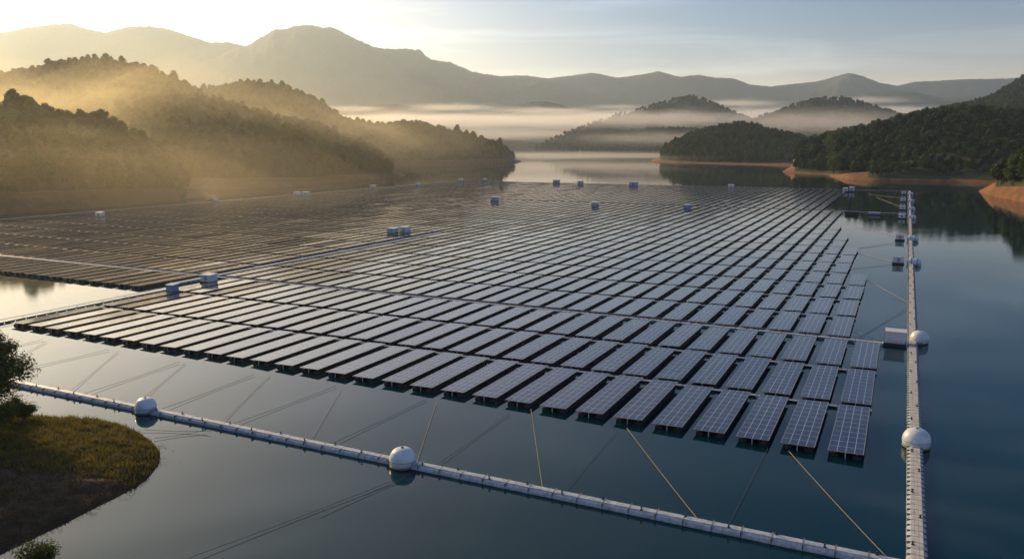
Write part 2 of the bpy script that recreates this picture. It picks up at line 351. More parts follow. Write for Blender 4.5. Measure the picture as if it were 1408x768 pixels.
# ------------------------------------------------------------------ hills
def hill(name, label, sil, front, width, nx, nt, treeh, soil, rough, material, seed, back=1.0, spurs=0.0, tip=None, soilw=0.1):
    """sil: crest in pixels; front: shoreline in pixels (a list) or a distance; width: metres from shore to crest (list over px or number)."""
    x0, x1 = sil[0][0], sil[-1][0]
    cols = []
    for i in range(nx+1):
        px = x0+(x1-x0)*i/nx
        py = lerp(sil, px)
        if isinstance(front, list): Fp = gnd(px, lerp(front, px))
        else: Fp = atY(px, 200, front); Fp.z = 0
        wd = lerp(width, px) if isinstance(width, list) else width
        Y = Fp.y+wd
        Rp = atY(px, py, Y)
        hgt = Rp.z; k_ = min(1.0, max(0.0, (hgt-7.0)/8.0)); bare = soil > 0 and hgt < 9
        Rp.z = max(Rp.z-treeh*k_, 0.6)
        cols.append((px, Fp, Rp, bare))
    zmax = max(c[2].z for c in cols); b = MB(); T = []
    for k in range(nt+1): T.append(k/nt*2)
    pos = []
    for i, (px, Fp, Rp, bare) in enumerate(cols):
        row = []
        D = Rp-Fp; D.z = 0
        for t in T:
            if t <= 1: q = t; base = Fp+D*t
            else: q = 2-t; base = Rp+D*back*(t-1); base.z = 0
            ts = 0.10
            s = q/ts*soil if q < ts else soil+(Rp.z-soil)*(1-(1-(q-ts)/(1-ts))**1.15)
            s = min(s, Rp.z) if Rp.z > soil else q*Rp.z
            x, y = base.x, base.y
            env = math.sin(math.pi*min(q, .999))
            sp_ = spurs*min(1.0, max(0.0, Rp.z)/zmax)
            s += fbm(x/rough, y/rough, seed)*sp_*env*.8
            s += fbm(x/(rough*.13), y/(rough*.13), seed+5)*sp_*0.20*env
            if spurs and q > .8: s += fbm(x/(rough*.03), y/(rough*.03), seed+5, 3)*spurs*0.035
            row.append(Vector((x, y, s if q > 0 else -2.5)))
        pos.append(row)
    for row in pos: b.v += [tuple(p) for p in row]
    n = nt+1
    for i in range(nx):
        for k in range(nt):
            b.f.append((i*n+k, (i+1)*n+k, (i+1)*n+k+1, i*n+k+1)); 
            q = min(T[k]+.5/nt, 2-T[k]-.5/nt); b.m.append(1 if (q < soilw and soil > 0) or cols[i][3] else 0)
    # close the two ends down to the bed
    o = b.obj(name, [material, M['soil']], None, True)
    tag(o, label, 'hill', kind='structure')
    def at(s, t):
        fi = min(max(s*nx, 0), nx-1e-4); ft = min(max(t/2*nt, 0), nt-1e-4); i = int(fi); k = int(ft); a = fi-i; c = ft-k
        return (pos[i][k]*(1-a)+pos[i+1][k]*a)*(1-c)+(pos[i][k+1]*(1-a)+pos[i+1][k+1]*a)*c
    return dict(at=at, cols=cols, sil=sil, x0=x0, x1=x1, nx=nx)

def plant(hl, spacing, seed, t0=0.11, t1=1.15, maxn=4000):
    """even scatter over the slope that faces the lake and a little behind the crest"""
    r = random.Random(seed); pts = []
    cols = hl['cols']; n = len(cols)-1
    for i in range(n):
        F0, R0 = cols[i][1], cols[i][2]; F1 = cols[i+1][1]; R1 = cols[i+1][2]
        w = ((R0+R1-F0-F1)/2).xy.length
        if R0.z < 3.5 or cols[i][3]: continue
        wid = ((F0-F1).xy.length+(R0-R1).xy.length)/2
        cnt = w*(t1-t0)*wid/spacing**2
        c = int(cnt)+(1 if r.random() < cnt-int(cnt) else 0)
        for _ in range(c):
            p = hl['at']((i+r.random())/n, r.uniform(t0, t1)); pts.append(p)
    if len(pts) > maxn: r.shuffle(pts); pts = pts[:maxn]
    return pts
def crest(hl, step, seed, where, group, size, t=1.0, lo=None, hi=None, rev=False):
    """single trees along the crest, one object each"""
    r = random.Random(seed); px = (lo or hl['x0'])+step*.5; k = 0; out = []
    while px < (hi or hl['x1']):
        s = (px-hl['x0'])/(hl['x1']-hl['x0']); p = hl['at'](s, t+r.uniform(-.04,.03))
        if p.z > 3: out.append((px, p))
        px += step*r.uniform(.55, 1.45)
    for k, (px, p) in enumerate(out):
        z = r.choice((0,1,2,3)); sz = r.uniform(*size)
        e = empty('broadleaf_tree', p, r.uniform(0, 6.28), '%s tree from the left along the crest of %s' % (ordn(k+1), where), 'tree', group)
        e.scale = (sz, sz, sz*r.uniform(.9,1.15))
        a = bpy.data.objects.new('trunk', protos[z][0]); c = bpy.data.objects.new('crown', protos[z][1])
        for q in (a, c): C.objects.link(q); q.parent = e

# source trees for the forests: four real trees on the nearest left hill
HA = hill('near_left_hill', 'wooded golden hill nearest the left edge, bare soil shore',
    [(-420,200),(-300,170),(-160,150),(-60,146),(0,146),(22,139),(60,150),(90,166),(118,160),(150,170),(180,184),(212,202),(236,220),(249,242),(254,256),(262,258),(280,263),(296,271)],
    [(-420,330),(-160,315),(0,296),(100,288),(200,280),(262,274.5),(296,271.5)],
    [(-420,320),(-160,240),(0,170),(120,130),(200,90),(246,55),(262,40),(296,14)], 90, 28, 9.5, 8.5, 60, M['floor'], 1.3, spurs=5.0)
SRC = []
for k in range(4):
    s = (0.30, 0.36, 0.42, 0.47)[k]; p = HA['at'](s, 0.5)
    o = bpy.data.objects.new('broadleaf_tree', jm[k]); C.objects.link(o); o.location = p
    tag(o, '%s tree from the left halfway up the nearest left hill' % ordn(k+1), 'tree', 'trees halfway up the nearest left hill'); SRC.append(o)

HB = hill('second_left_hill', 'tall wooded hill behind the nearest left one, hazy golden',
    [(-420,215),(-260,190),(-160,165),(-60,120),(0,104),(50,93),(100,83),(140,80),(180,89),(212,98),(240,110),(262,122),(300,136),(350,150),(400,162),(450,176),(500,196),(522,208),(534,222),(538,234),(545,236),(557,241)],  # unseen crest left of the frame is dropped to let sunlight in
    [(-420,252),(0,250),(150,254),(260,259.5),(300,261),(400,257),(480,249.5),(530,244.5),(557,241.8)],
    [(-420,420),(0,420),(140,400),(262,330),(400,230),(500,140),(530,90),(557,20)], 110, 30, 10, 5, 90, M['floor'], 4.1, spurs=10)
HC = hill('long_left_headland', 'long wooded headland behind the left hills ending in a soil point',
    [(120,160),(200,150),(262,125),(300,119),(334,111),(352,112),(392,120),(422,129),(452,148),(480,165),(520,172),(560,167),(600,172),(640,183),(672,192),(690,198),(701,207),(705,217),(717,221.5)],
    [(120,240),(400,240),(560,230),(640,227),(690,224),(717,222.3)],
    [(120,500),(262,560),(400,520),(520,330),(640,180),(700,60),(717,20)], 110, 28, 11, 8, 120, M['floor'], 7.7, spurs=10)
HN5 = hill('right_headland', 'dark wooded headland at the right with orange soil shore',
    [(1076,236),(1090,226),(1092,208),(1100,198),(1122,191),(1160,186),(1180,180),(1200,172),(1225,166),(1250,160),(1280,154),(1320,149),(1350,151),(1408,154),(1520,150),(1700,170)],
    [(1076,236.6),(1110,238.5),(1142,240),(1150,243.5),(1200,245),(1300,247),(1408,250),(1700,262)],
    [(1076,10),(1092,50),(1160,110),(1250,190),(1408,260),(1700,260)], 110, 28, 9.5, 2.2, 90, M['floor'], 3.9, spurs=8, soilw=.05)
HN5b = hill('right_soil_spit', 'orange soil point in front of the dark right headland',
    [(1140,241.0),(1158,239),(1180,236.5),(1200,234),(1230,222),(1270,208),(1340,200),(1408,200),(1600,200)],
    [(1140,241.8),(1165,246.5),(1200,248.5),(1300,250.5),(1408,254),(1600,262)],
    [(1140,8),(1200,40),(1300,60),(1600,60)], 60, 20, 4, 3, 60, M['floor'], 8.8, spurs=2, soilw=0.09)
HN6 = hill('right_back_hill', 'high wooded slope rising behind the dark right headland',
    [(1060,200),(1100,192),(1150,180),(1200,170),(1246,158),(1290,148),(1330,142),(1362,132),(1385,118),(1408,104),(1440,86),(1500,60),(1640,40),(1800,60)],
    1750, [(1060,200),(1200,420),(1408,700),(1800,800)], 100, 30, 9, 4, 160, M['floor'], 9.4, spurs=18)
HN4 = hill('middle_headland', 'dark green wooded headland with a pale soil tip right of centre',
    [(893,221),(908,216),(912,202),(930,190),(955,180),(985,173),(1018,168),(1050,175),(1072,180),(1100,186),(1140,196),(1190,205)],
    [(893,221.6),(930,223.5),(1000,225.5),(1100,228),(1190,230)],
    [(893,10),(912,70),(1018,220),(1190,220)], 80, 24, 10, 3, 110, M['floor'], 2.6, spurs=8)
HN3 = hill('low_misty_headland', 'low hazy wooded headland behind the middle one',
    [(788,209.5),(797,207),(800,196),(820,186),(850,180),(880,178),(905,177),(930,175),(960,177),(1000,184),(1040,192)],
    [(788,209.8),(840,211),(920,212.3),(1040,213)], [(788,10),(800,90),(900,260),(1040,260)], 70, 20, 12, 2, 150, M['floor'], 5.5, spurs=8)
HN1 = hill('central_misty_hill', 'pale misty conical hill right of centre above the lake',
    [(735,203),(745,196),(765,186),(790,178),(820,166),(850,157),(880,149),(905,142),(930,134),(950,131),(972,136),(1000,149),(1030,162),(1060,178),(1100,190)],
    3500, [(735,60),(950,600),(1100,500)], 110, 30, 11, 0, 260, M['far'], 6.6, spurs=35)
HN2 = hill('misty_hill_right', 'misty rounded hill in front of the blue ridge, right of centre',
    [(960,196),(1000,180),(1030,166),(1060,155),(1090,144),(1120,136),(1145,133),(1170,136),(1200,145),(1225,152),(1260,166),(1310,178)],
    3000, 600, 100, 30, 11, 0, 240, M['far'], 12.6, spurs=30)
HS = hill('small_far_point', 'small faint wooded point on the far shore at the lake centre',
    [(640,199),(670,194),(690,189),(715,188),(735,190),(744,198),(748,205)], [(640,206),(748,206.2)], 160, 40, 14, 9, 0, 200, M['floor'], 2.2, spurs=5)
HF1 = hill('faint_hill', 'faint low hill peeking out of the fog left of centre',
    [(440,180),(500,150),(520,144),(540,142),(560,145),(580,152),(640,180)], 5000, 600, 60, 18, 0, 0, 300, M['far'], 2.9, spurs=25)
HF2 = hill('faint_hill', 'faint low hill peeking out of the fog at the centre',
    [(660,180),(700,148),(730,140),(750,139),(775,145),(800,156),(880,185)], 5200, 600, 60, 18, 0, 0, 300, M['far'], 3.9, spurs=25)
HM2 = hill('great_mountain', 'broad grey mountain left of centre with a notched summit',
    [(60,190),(140,135),(200,115),(260,95),(300,78),(322,68),(342,62),(362,50),(378,40),(392,41),(405,36),(425,34),(445,38),(456,37),(470,44),(490,54),(512,64),(530,67),(560,67),(578,69),(592,82),(620,86),(650,99),(690,105),(740,108),(800,122),(900,150)],
    8300, 1900, 360, 46, 0, 0, 1200, M['far'], 31.0, spurs=360)
HM1 = hill('left_mountain', 'pale hazy mountain ridge at the far left',
    [(-500,90),(-300,50),(-150,60),(-60,50),(0,45),(40,38),(95,32),(120,40),(145,45),(175,37),(205,36),(235,41),(262,50),(290,59),(312,58),(335,63),(360,75),(420,100),(520,140)],
    9300, 1700, 320, 40, 0, 0, 1200, M['far'], 21.0, spurs=330)
HM3 = hill('blue_ridge', 'long blue mountain ridge across the right half of the horizon',
    [(560,140),(620,110),(700,104),(725,104),(752,108),(785,104),(815,100),(850,107),(885,102),(905,98),(935,106),(960,103),(985,107),(1010,108),(1030,116),(1060,119),(1095,115),(1125,112),(1150,105),(1168,100),(1185,104),(1210,114),(1235,118),(1255,113),(1290,111),(1330,109),(1385,108),(1440,104),(1520,112),(1700,100),(1900,120)],
    9700, 1700, 380, 40, 0, 0, 1000, M['far'], 17.0, spurs=280)
HM4 = hill('dark_foothill', 'low dark foothill below the blue ridge at the right',
    [(1080,150),(1150,133),(1190,128),(1225,125),(1255,126),(1290,134),(1330,133),(1400,150)], 7300, 900, 120, 16, 0, 0, 500, M['far'], 27.0, spurs=50)
HN7 = hill('right_point', 'orange soil point with trees at the right edge',
    [(1346,262.5),(1358,256),(1372,249),(1385,245),(1408,240),(1480,225),(1620,210)],
    [(1346,263.5),(1365,270),(1390,275),(1408,278.5),(1480,290),(1620,305)], [(1346,6),(1385,35),(1480,60),(1620,80)], 60, 24, 0, 3.2, 40, M['floor'], 14.0, spurs=1.2, soilw=0.45)

forest('forest', plant(HA, 6.2, 1), .55, 1.4, 5, 'golden hazy wood covering the nearest left hill')
forest('forest', plant(HB, 7.2, 2, maxn=6000), .55, 1.4, 15, 'hazy wood covering the second left hill')
forest('forest', plant(HC, 7.6, 3, maxn=6000), .55, 1.4, 25, 'wood covering the long left headland')
forest('forest', plant(HN5, 7.0, 4, maxn=6000), .6, 1.5, 35, 'dark wood covering the right headland')
forest('forest', plant(HN5b, 7.0, 14, t0=.2), .6, .9, 36, 'low dark wood at the foot of the right headland')
forest('forest', plant(HN6, 9.5, 5, maxn=7000), .9, 1.4, 45, 'dark wood on the high slope behind the right headland')
forest('forest', plant(HN4, 7.6, 6, maxn=5000), .85, 1.3, 55, 'dark wood covering the middle headland')
forest('forest', plant(HN3, 11, 7), 1.1, 1.6, 65, 'hazy wood covering the low misty headland')
forest('forest', plant(HN1, 16, 8, t0=.02, maxn=7000), 1.2, 1.8, 75, 'pale misty wood on the central conical hill')
forest('forest', plant(HN2, 16, 9, t0=.02, maxn=7000), 1.2, 1.8, 85, 'misty wood on the rounded hill right of centre')
forest('forest', plant(HS, 9, 10), 1.0, 1.5, 95, 'faint wood on the small far point')
forest('forest', plant(HN7, 7.5, 21, t0=.5), .8, 1.5, 105, 'bushy wood behind the single trees on the right soil point')
crest(HA, 15, 1, 'the nearest left hill', 'trees along the crest of the nearest left hill', (.9, 1.7), lo=-10, hi=250)
crest(HB, 12, 2, 'the second left hill', 'trees along the crest of the second left hill', (.9, 1.8), lo=0, hi=262)
crest(HC, 12, 3, 'the long left headland', 'trees along the crest of the long left headland', (.9, 1.9), lo=262, hi=700)
crest(HN5, 13, 4, 'the dark right headland', 'trees along the crest of the right headland', (1.0, 1.4), lo=1094, hi=1408)
crest(HN4, 11, 5, 'the middle headland', 'trees along the crest of the middle headland', (1.0, 1.5), lo=910, hi=1070)
# the trees standing on the right point
for k, (px, py, s, lb) in enumerate([(1379,247,.66,'leftmost tree on the orange soil point at the right edge'), (1396,247,.78,'tall sunlit tree on the orange soil point, next to the leftmost'), (1412,243,.95,'tree cut by the right edge of the photo on the soil point'), (1430,240,1.0,'tree just outside the right edge on the soil point')]):
    s0 = (px-1346)/(1620-1346); p = HN7['at'](s0, .75)
    e = empty('broadleaf_tree', p, k*1.3, lb, 'tree', 'trees on the right soil point'); q = s*2.3; e.scale = (q,q,q)
    for nm, me in zip(('trunk','crown'), protos[(k*2+1)%4]):
        a = bpy.data.objects.new(nm, me); C.objects.link(a); a.parent = e

# ------------------------------------------------------------------ near-left bank
edge_px = [(-150,560),(-60,566),(10,572),(60,574),(100,575.5),(135,578),(165,584),(190,594),(210,608),(220,622),(219,636),(208,652),(190,667),(165,681),(130,698),(95,716),(60,733),(25,750),(-20,772),(-80,800),(-150,830)]
edge = [gnd(*p) for p in edge_px]
cen = gnd(-60, 660)
def in_bank(x, y):
    c = False; n = len(edge)
    for i in range(n):
        a, b_ = edge[i], edge[(i+1) % n]
        if (a.y > y) != (b_.y > y) and x < (b_.x-a.x)*(y-a.y)/(b_.y-a.y)+a.x: c = not c
    return c
def edist(x, y):
    best = 1e9; n = len(edge)
    for i in range(n-1):
        a, b_ = edge[i].xy, edge[i+1].xy; d = b_-a; t = max(0, min(1, (Vector((x,y))-a).dot(d)/d.length_squared)); best = min(best, (Vector((x,y))-a-d*t).length)
    return best
def bank_z(x, y):
    d = edist(x, y)
    if not in_bank(x, y): return -0.35*d
    return 0.9*(1-math.exp(-d/2.0))+0.075*d+0.30*fbm(x/2.6, y/2.6, 3)*min(1, d)+0.10*fbm(x/.6, y/.6, 8)*min(1, d)
b = MB(); xs = [e.x for e in edge]; ys = [e.y for e in edge]; X0, X1, Y0, Y1 = min(xs)-1, max(xs)+2, min(ys)-2, max(ys)+2
nx, ny = 130, 130
for i in range(nx+1):
    for j in range(ny+1):
        x = X0+(X1-X0)*i/nx; y = Y0+(Y1-Y0)*j/ny; b.v.append((x, y, max(bank_z(x, y), -1.6)))
for i in range(nx):
    for j in range(ny): b.f.append((i*(ny+1)+j, (i+1)*(ny+1)+j, (i+1)*(ny+1)+j+1, i*(ny+1)+j+1)); b.m.append(0)
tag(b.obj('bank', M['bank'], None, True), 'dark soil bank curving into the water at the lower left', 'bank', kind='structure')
r = random.Random(77)
def blades(name, n, test, h0, h1, m, label):
    b = MB(); k = 0
    while k < n:
        x = r.uniform(X0, X1); y = r.uniform(Y0, Y1)
        if not in_bank(x, y) : continue
        if not test(x, y): k += .2; continue
        k += 1; z = bank_z(x, y); a = r.uniform(0, 6.28); h = r.uniform(h0, h1)*(0.6+1.1*max(0, .5+fbm(x/1.5, y/1.5, 9))); w_ = .035+.03*r.random()
        dx, dy = math.cos(a)*w_, math.sin(a)*w_; lx, ly = r.uniform(-.5,.5)*h, r.uniform(-.5,.5)*h
        b.quad([(x-dx, y-dy, z-.03), (x+dx, y+dy, z-.03), (x+lx, y+ly, z+h)])
    return tag(b.obj(name, m), label, 'grass', kind='stuff')
def topzone(x, y): return y > 89+4*fbm(x/5, y/5, 2)
blades('grass', 26000, topzone, .16, .55, M['grass'], 'yellow green grass on the sunlit top of the lower left bank')
blades('dry_grass', 30000, lambda x, y: True, .07, .24, M['drygrass'], 'short brown dry grass over the lower left bank')
# reeds and floating twigs beyond the waterline
b = MB()
for k in range(420):
    i = r.randrange(8, 19); a = edge[i]; c = edge[i+1]; t = r.random(); p = a+(c-a)*t; nrm = Vector(((c-a).y, -(c-a).x, 0)).normalized()
    cl = fbm(p.x/2.5, p.y/2.5, 4)
    if cl < 0.0: continue
    d = abs(r.gauss(0, .7)); q = p+nrm*(-d if (p+nrm*0.5-cen).length < (p-cen).length else d); q.z = 0.02
    aa = r.uniform(0, 6.28); L_ = r.uniform(.1,.4); b.tube([q, q+Vector((math.cos(aa)*L_, math.sin(aa)*L_, r.uniform(.0,.22)))], .012, 3)
tag(b.obj('water_weed', M['bark']), 'dark twigs and weed in the water along the lower left bank', 'water weed', kind='stuff')

pt = gnd(2, 606); pt.z = bank_z(pt.x, pt.y)
tree_proto(3, 14.5, .33, 34000, .17, M['leafnear'], 30, (pt.x-2.2, pt.y+1.0, pt.z-.2), 0.4, 'large dark leafy tree on the bank at the left edge of the photo')
pt2 = gnd(-95, 640)
tree_proto(5, 15.0, .30, 16000, .2, M['leafnear'], 22, (pt2.x-2, pt2.y+4, bank_z(pt2.x, pt2.y)-.2), 1.4, 'tall leafy tree further left on the bank, outside the photo edge')
pb = gnd(45, 790)
def bush(seed, loc, h, n, ls, label):
    rr = random.Random(seed); e = empty('bush', loc, 0, label, 'bush'); st = MB(); lf = MB(); tips = []
    for k in range(16):
        a = rr.uniform(0, 6.28); R = h*rr.uniform(.15,.6); p = Vector((math.cos(a)*R, math.sin(a)*R, h*rr.uniform(.45,1))); st.tube([(0,0,-.2), p*.5+Vector((0,0,.1*h)), p], [.04,.03,.012], 5); tips.append(p)
    for k in range(n):
        c = rr.choice(tips); d = Vector((rr.gauss(0,1), rr.gauss(0,1), rr.gauss(0,.8)))*h*.13; p = c*rr.uniform(.75,1.05)+d
        nn = Vector((rr.uniform(-1,1), rr.uniform(-1,1), rr.uniform(0,1))).normalized(); a = nn.orthogonal().normalized(); a.rotate(Matrix.Rotation(rr.uniform(0,6.28), 3, nn)); bb = nn.cross(a); s = ls*rr.uniform(.6,1.3)
        lf.quad([p-a*s, p-bb*s*.5, p+a*s, p+bb*s*.5])
    st.obj('stem', M['bark'], e, True); lf.obj('foliage', M['leafnear'], e); return e
for k, (x, y, h) in enumerate([(14,592,3.4),(34,588,2.4),(-8,612,4.2)]):
    q = gnd(x, y); bush(20+k, (q.x, q.y, bank_z(q.x, q.y)-.1), h, 5000, .12, ['dark bush under the big leafy tree at the left edge','small low bush right of the big leafy tree on the bank','rounded dark bush below the big leafy tree, cut by the left edge'][k])
bush(4, (pb.x+.4, pb.y+.6, -.1), 3.0, 5200, .11, 'dark bush at the very bottom left corner beside the water')

# ------------------------------------------------------------------ solar rafts
PW, PL, PITCH = 4.2, 20.3, 5.85
ZL, ZH = 0.74, 0.84
def v_row(k):
    if k < 3: return 106.0+22.0*k
    if k < 18: return 173.9+22.0*(k-3)
    return 507.4+22.0*(k-18)
NROW = 29
def u_right(j): return -2.1-PITCH*j
def present(k, j):
    if k < 2: return j <= 29
    if k == 2: return j <= 29 or 32 <= j <= 71
    cut = 1 if k < 7 else 2 if k < 10 else 3 if k < 12 else 4 if k < 14 else 5 if k < 18 else 7
    if 3 <= k <= 8 and j == 31: return False
    return cut <= j <= 71
def panel_geo(b, T=lambda x,y,z:(x,y,z), glass=0):
    th = .045
    p = [(-PW/2,0,ZL),(PW/2,0,ZH),(PW/2,PL,ZH),(-PW/2,PL,ZL)]
    up = [T(x,y,z+th) for x,y,z in p]; dn = [T(x,y,z) for x,y,z in p]
    b.quad(up, glass, [(0,0),(1,0),(1,1),(0,1)])
    return dn, up
def frame_geo(b, T=lambda x,y,z:(x,y,z), m=0):
    # rim set proud of the glass, purlins under it
    def zz(x): return ZL+(ZH-ZL)*(x+PW/2)/PW
    def bar(x0,x1,y0,y1,d0,d1):
        b.hexa([T(x0,y0,zz(x0)+d0),T(x1,y0,zz(x1)+d0),T(x1,y1,zz(x1)+d0),T(x0,y1,zz(x0)+d0),T(x0,y0,zz(x0)+d1),T(x1,y0,zz(x1)+d1),T(x1,y1,zz(x1)+d1),T(x0,y1,zz(x0)+d1)], m)
    w_ = .06
    bar(-PW/2-w_, -PW/2, -w_, PL+w_, -.03, .055); bar(PW/2, PW/2+w_, -w_, PL+w_, -.03, .055)
    bar(-PW/2, PW/2, -w_, 0, -.03, .055); bar(-PW/2, PW/2, PL, PL+w_, -.03, .055)
    bar(-PW/2, PW/2, 0, PL, -.03, .03)             # backing sheet under the glass
    return
def float_geo(b, x, T=lambda x,y,z:(x,y,z), m=0, w_=.95):
    n = 5; L_ = (PL-.6)/n
    for k in range(n):
        y0 = .3+k*L_; b.box(x-w_/2, x+w_/2, y0, y0+L_-.25, -.25, .38, m, T)
    b.box(x-w_/2+.2, x+w_/2-.2, .3, PL-.4, .382, .44, m, T)
me_p = MB(); panel_geo(me_p); me_p = me_p.mesh('panel', M['panel'])
me_fr = MB(); frame_geo(me_fr); me_fr = me_fr.mesh('frame', M['alu'])
me_fr.materials[0] = M['steel']
fl = []
for x in (-1.35, 1.35):
    q = MB(); float_geo(q, x); fl.append(q.mesh('float', M['black']))
sup = []
for x in (-1.35, 1.35):
    q = MB(); q.box(x-.06, x+.06, .4, 19.9, .442, ZL+(ZH-ZL)*(x+PW/2)/PW-.045); sup.append(q.mesh('support', M['steel']))
q = MB(); q.tube([(0,-.08,-.35),(0,-.08,.74)], .07, 6); me_post = q.mesh('mooring_post', M['plastic'])
q = MB(); q.cbox(PW/2-.5, PW/2+1.25, 17.6, 18.1, .40, .52, .02); q.box(PW/2+.85, PW/2+1.15, 17.4, 18.3, -.1, .38)
me_step = q.mesh('step_plate', M['plastic'])

tables = []
for k in range(NROW):
    for j in range(72):
        if present(k, j):
            c = G(u_right(j)-PW/2, v_row(k)+PL/2)
            px = 704+F*c.x/(c.y*math.cos(TH)+H*math.sin(TH)) if c.y > 0 else -9e9
            vis = px > -40
            tables.append((0 if vis else 1, c.length, k, j))
tables.sort()
solo = tables[:300]; rest = tables[300:]
proto = None
rr = random.Random(5)
for _, d, k, j in solo:
    p = G(u_right(j)-PW/2, v_row(k))
    if proto is None:
        o = proto = empty('solar_raft', p, -GA)
        for nm, me in (('panel', me_p), ('frame', me_fr), ('float', fl[0]), ('float', fl[1]), ('support', sup[0]), ('support', sup[1]), ('mooring_post', me_post), ('step_plate', me_step)):
            a = bpy.data.objects.new(nm, me); C.objects.link(a); a.parent = o
    else: o = copy_tree(proto)
    o.location = p+Vector((rr.uniform(-.06,.06), rr.uniform(-.12,.12), rr.uniform(-.03,.03)))
    o.rotation_euler = (rr.gauss(0,.0015), rr.gauss(0,.008), -GA+rr.gauss(0,.0035))
    cut = min(jj for jj in range(72) if present(k, jj)); n = j-cut+1
    if k < 2 or k > 2 or j <= 29: side = n
    if n == 1:
        for ch in list(o.children):
            if ch.name.startswith('step_plate'): bpy.data.objects.remove(ch)
    if k == 2 and j >= 32: tag(o, 'solar panel raft, %s from the open water gap in the third row, left block' % ordn(j-31), 'solar panel', 'solar panel rafts moored in rows')
    else: tag(o, '%ssolar panel raft, %s from the right end, %s row from the front' % ('dark blue ' if j < 9 else 'pale glinting ' if j > 18 else '', ordn(n), ordn(k+1)), 'solar panel', 'solar panel rafts moored in rows')
b = MB()
for _, d, k, j in rest:
    u0 = u_right(j)-PW/2; v0 = v_row(k); tl = rr.gauss(0,.02); dz = rr.uniform(-.03,.03)
    T = lambda x, y, z: tuple(G(u0+x, v0+y, z+dz+x*tl*.5))
    panel_geo(b, T, 0); frame_geo(b, T, 1)
    for x in (-1.35, 1.35): b.box(x-.475, x+.475, .3, PL-.3, -.25, .42, 2, T)
tag(b.obj('solar_rafts_far', [M['panel'], M['steel'], M['black']]), 'distant mass of solar panel rafts filling the far lake', 'solar panels', kind='stuff')
bpy.data.objects['solar_rafts_far'].name = 'solar_field'

# ------------------------------------------------------------------ walkways of floats
def walkway(name, a, c, width, z, label, group, m, seg=2.4, rail=False):
    """a, c are grid (u, v) ends"""
    A, Cc = Vector(a), Vector(c); L_ = (Cc-A).length; p = G(A.x, A.y); d = G(Cc.x, Cc.y)-p; rz = math.atan2(d.y, d.x)
    e = empty(name, p, rz, label, 'walkway', group)
    b = MB(); n = max(1, int(L_/seg)); s = L_/n
    for k in range(n): b.cbox(k*s+.06, (k+1)*s-.06, -width/2, width/2, z-.12, z, .04)
    b.obj('deck', m, e)
    b = MB()
    for k in range(n): b.box(k*s+.25, (k+1)*s-.25, -width/2+.12, width/2-.12, -.3, z-.122)
    b.obj('float', M['black'] if not rail else M['greyplastic'], e)
    if rail:
        for sgn in (-1, 1):
            b = MB()
            n2 = int(L_/6)
            for k in range(n2+1):
                x = k*L_/max(1, n2); b.tube([(x, sgn*(width/2-.1), z-.1), (x, sgn*(width/2-.1), z+.45)], .04, 5)
            b.tube([(0, sgn*(width/2-.1), z+.45), (L_, sgn*(width/2-.1), z+.45)], .035, 5)
            b.obj('cable_rail', M['alu'], e)
    return e
UL = -425
for k in range(1, NROW):
    v = v_row(k)-.85
    cut = min(jj for jj in range(72) if present(k, jj)); ur = u_right(cut)+.3
    if k in (3, 18): continue
    ul = -177.5 if k < 2 else (-178 if k == 2 else UL)
    walkway('float_walkway', (ul, v), (ur, v), .95, .34, 'narrow float walkway between the %s and %s panel rows from the front' % (ordn(k), ordn(k+1)), 'narrow float walkways between panel rows', M['greyplastic'])
walkway('service_walkway', (UL, 172.75), (3.0, 172.75), 1.15, .5, 'wide pale service walkway crossing the array to the boom with the kiosk', None, M['walk'], rail=True)
walkway('service_walkway', (UL, 505.6), (3.0, 505.6), 1.5, .55, 'distant service walkway crossing the array to the clustered drum floats', None, M['walk'])
walkway('service_walkway', (-185.6, 158), (-185.6, 306), 1.9, .6, 'pale service walkway running lengthwise from the blue box to the blue pump cabins', None, M['walk'], rail=True)
walkway('end_walkway', (UL, 751), (4.5, 751), 1.6, .55, 'farthest walkway along the back edge of the array', None, M['plastic'])
walkway('edge_walkway', (-427, 240), (-427, 750), 1.4, .5, 'pale walkway edging the array along the left shore', None, M['plastic'])
walkway('edge_walkway', (-180.3, 104.5), (-180.3, 152), .8, .42, 'narrow dock of pale floats at the left end of the front block', None, M['walk'], rail=True)

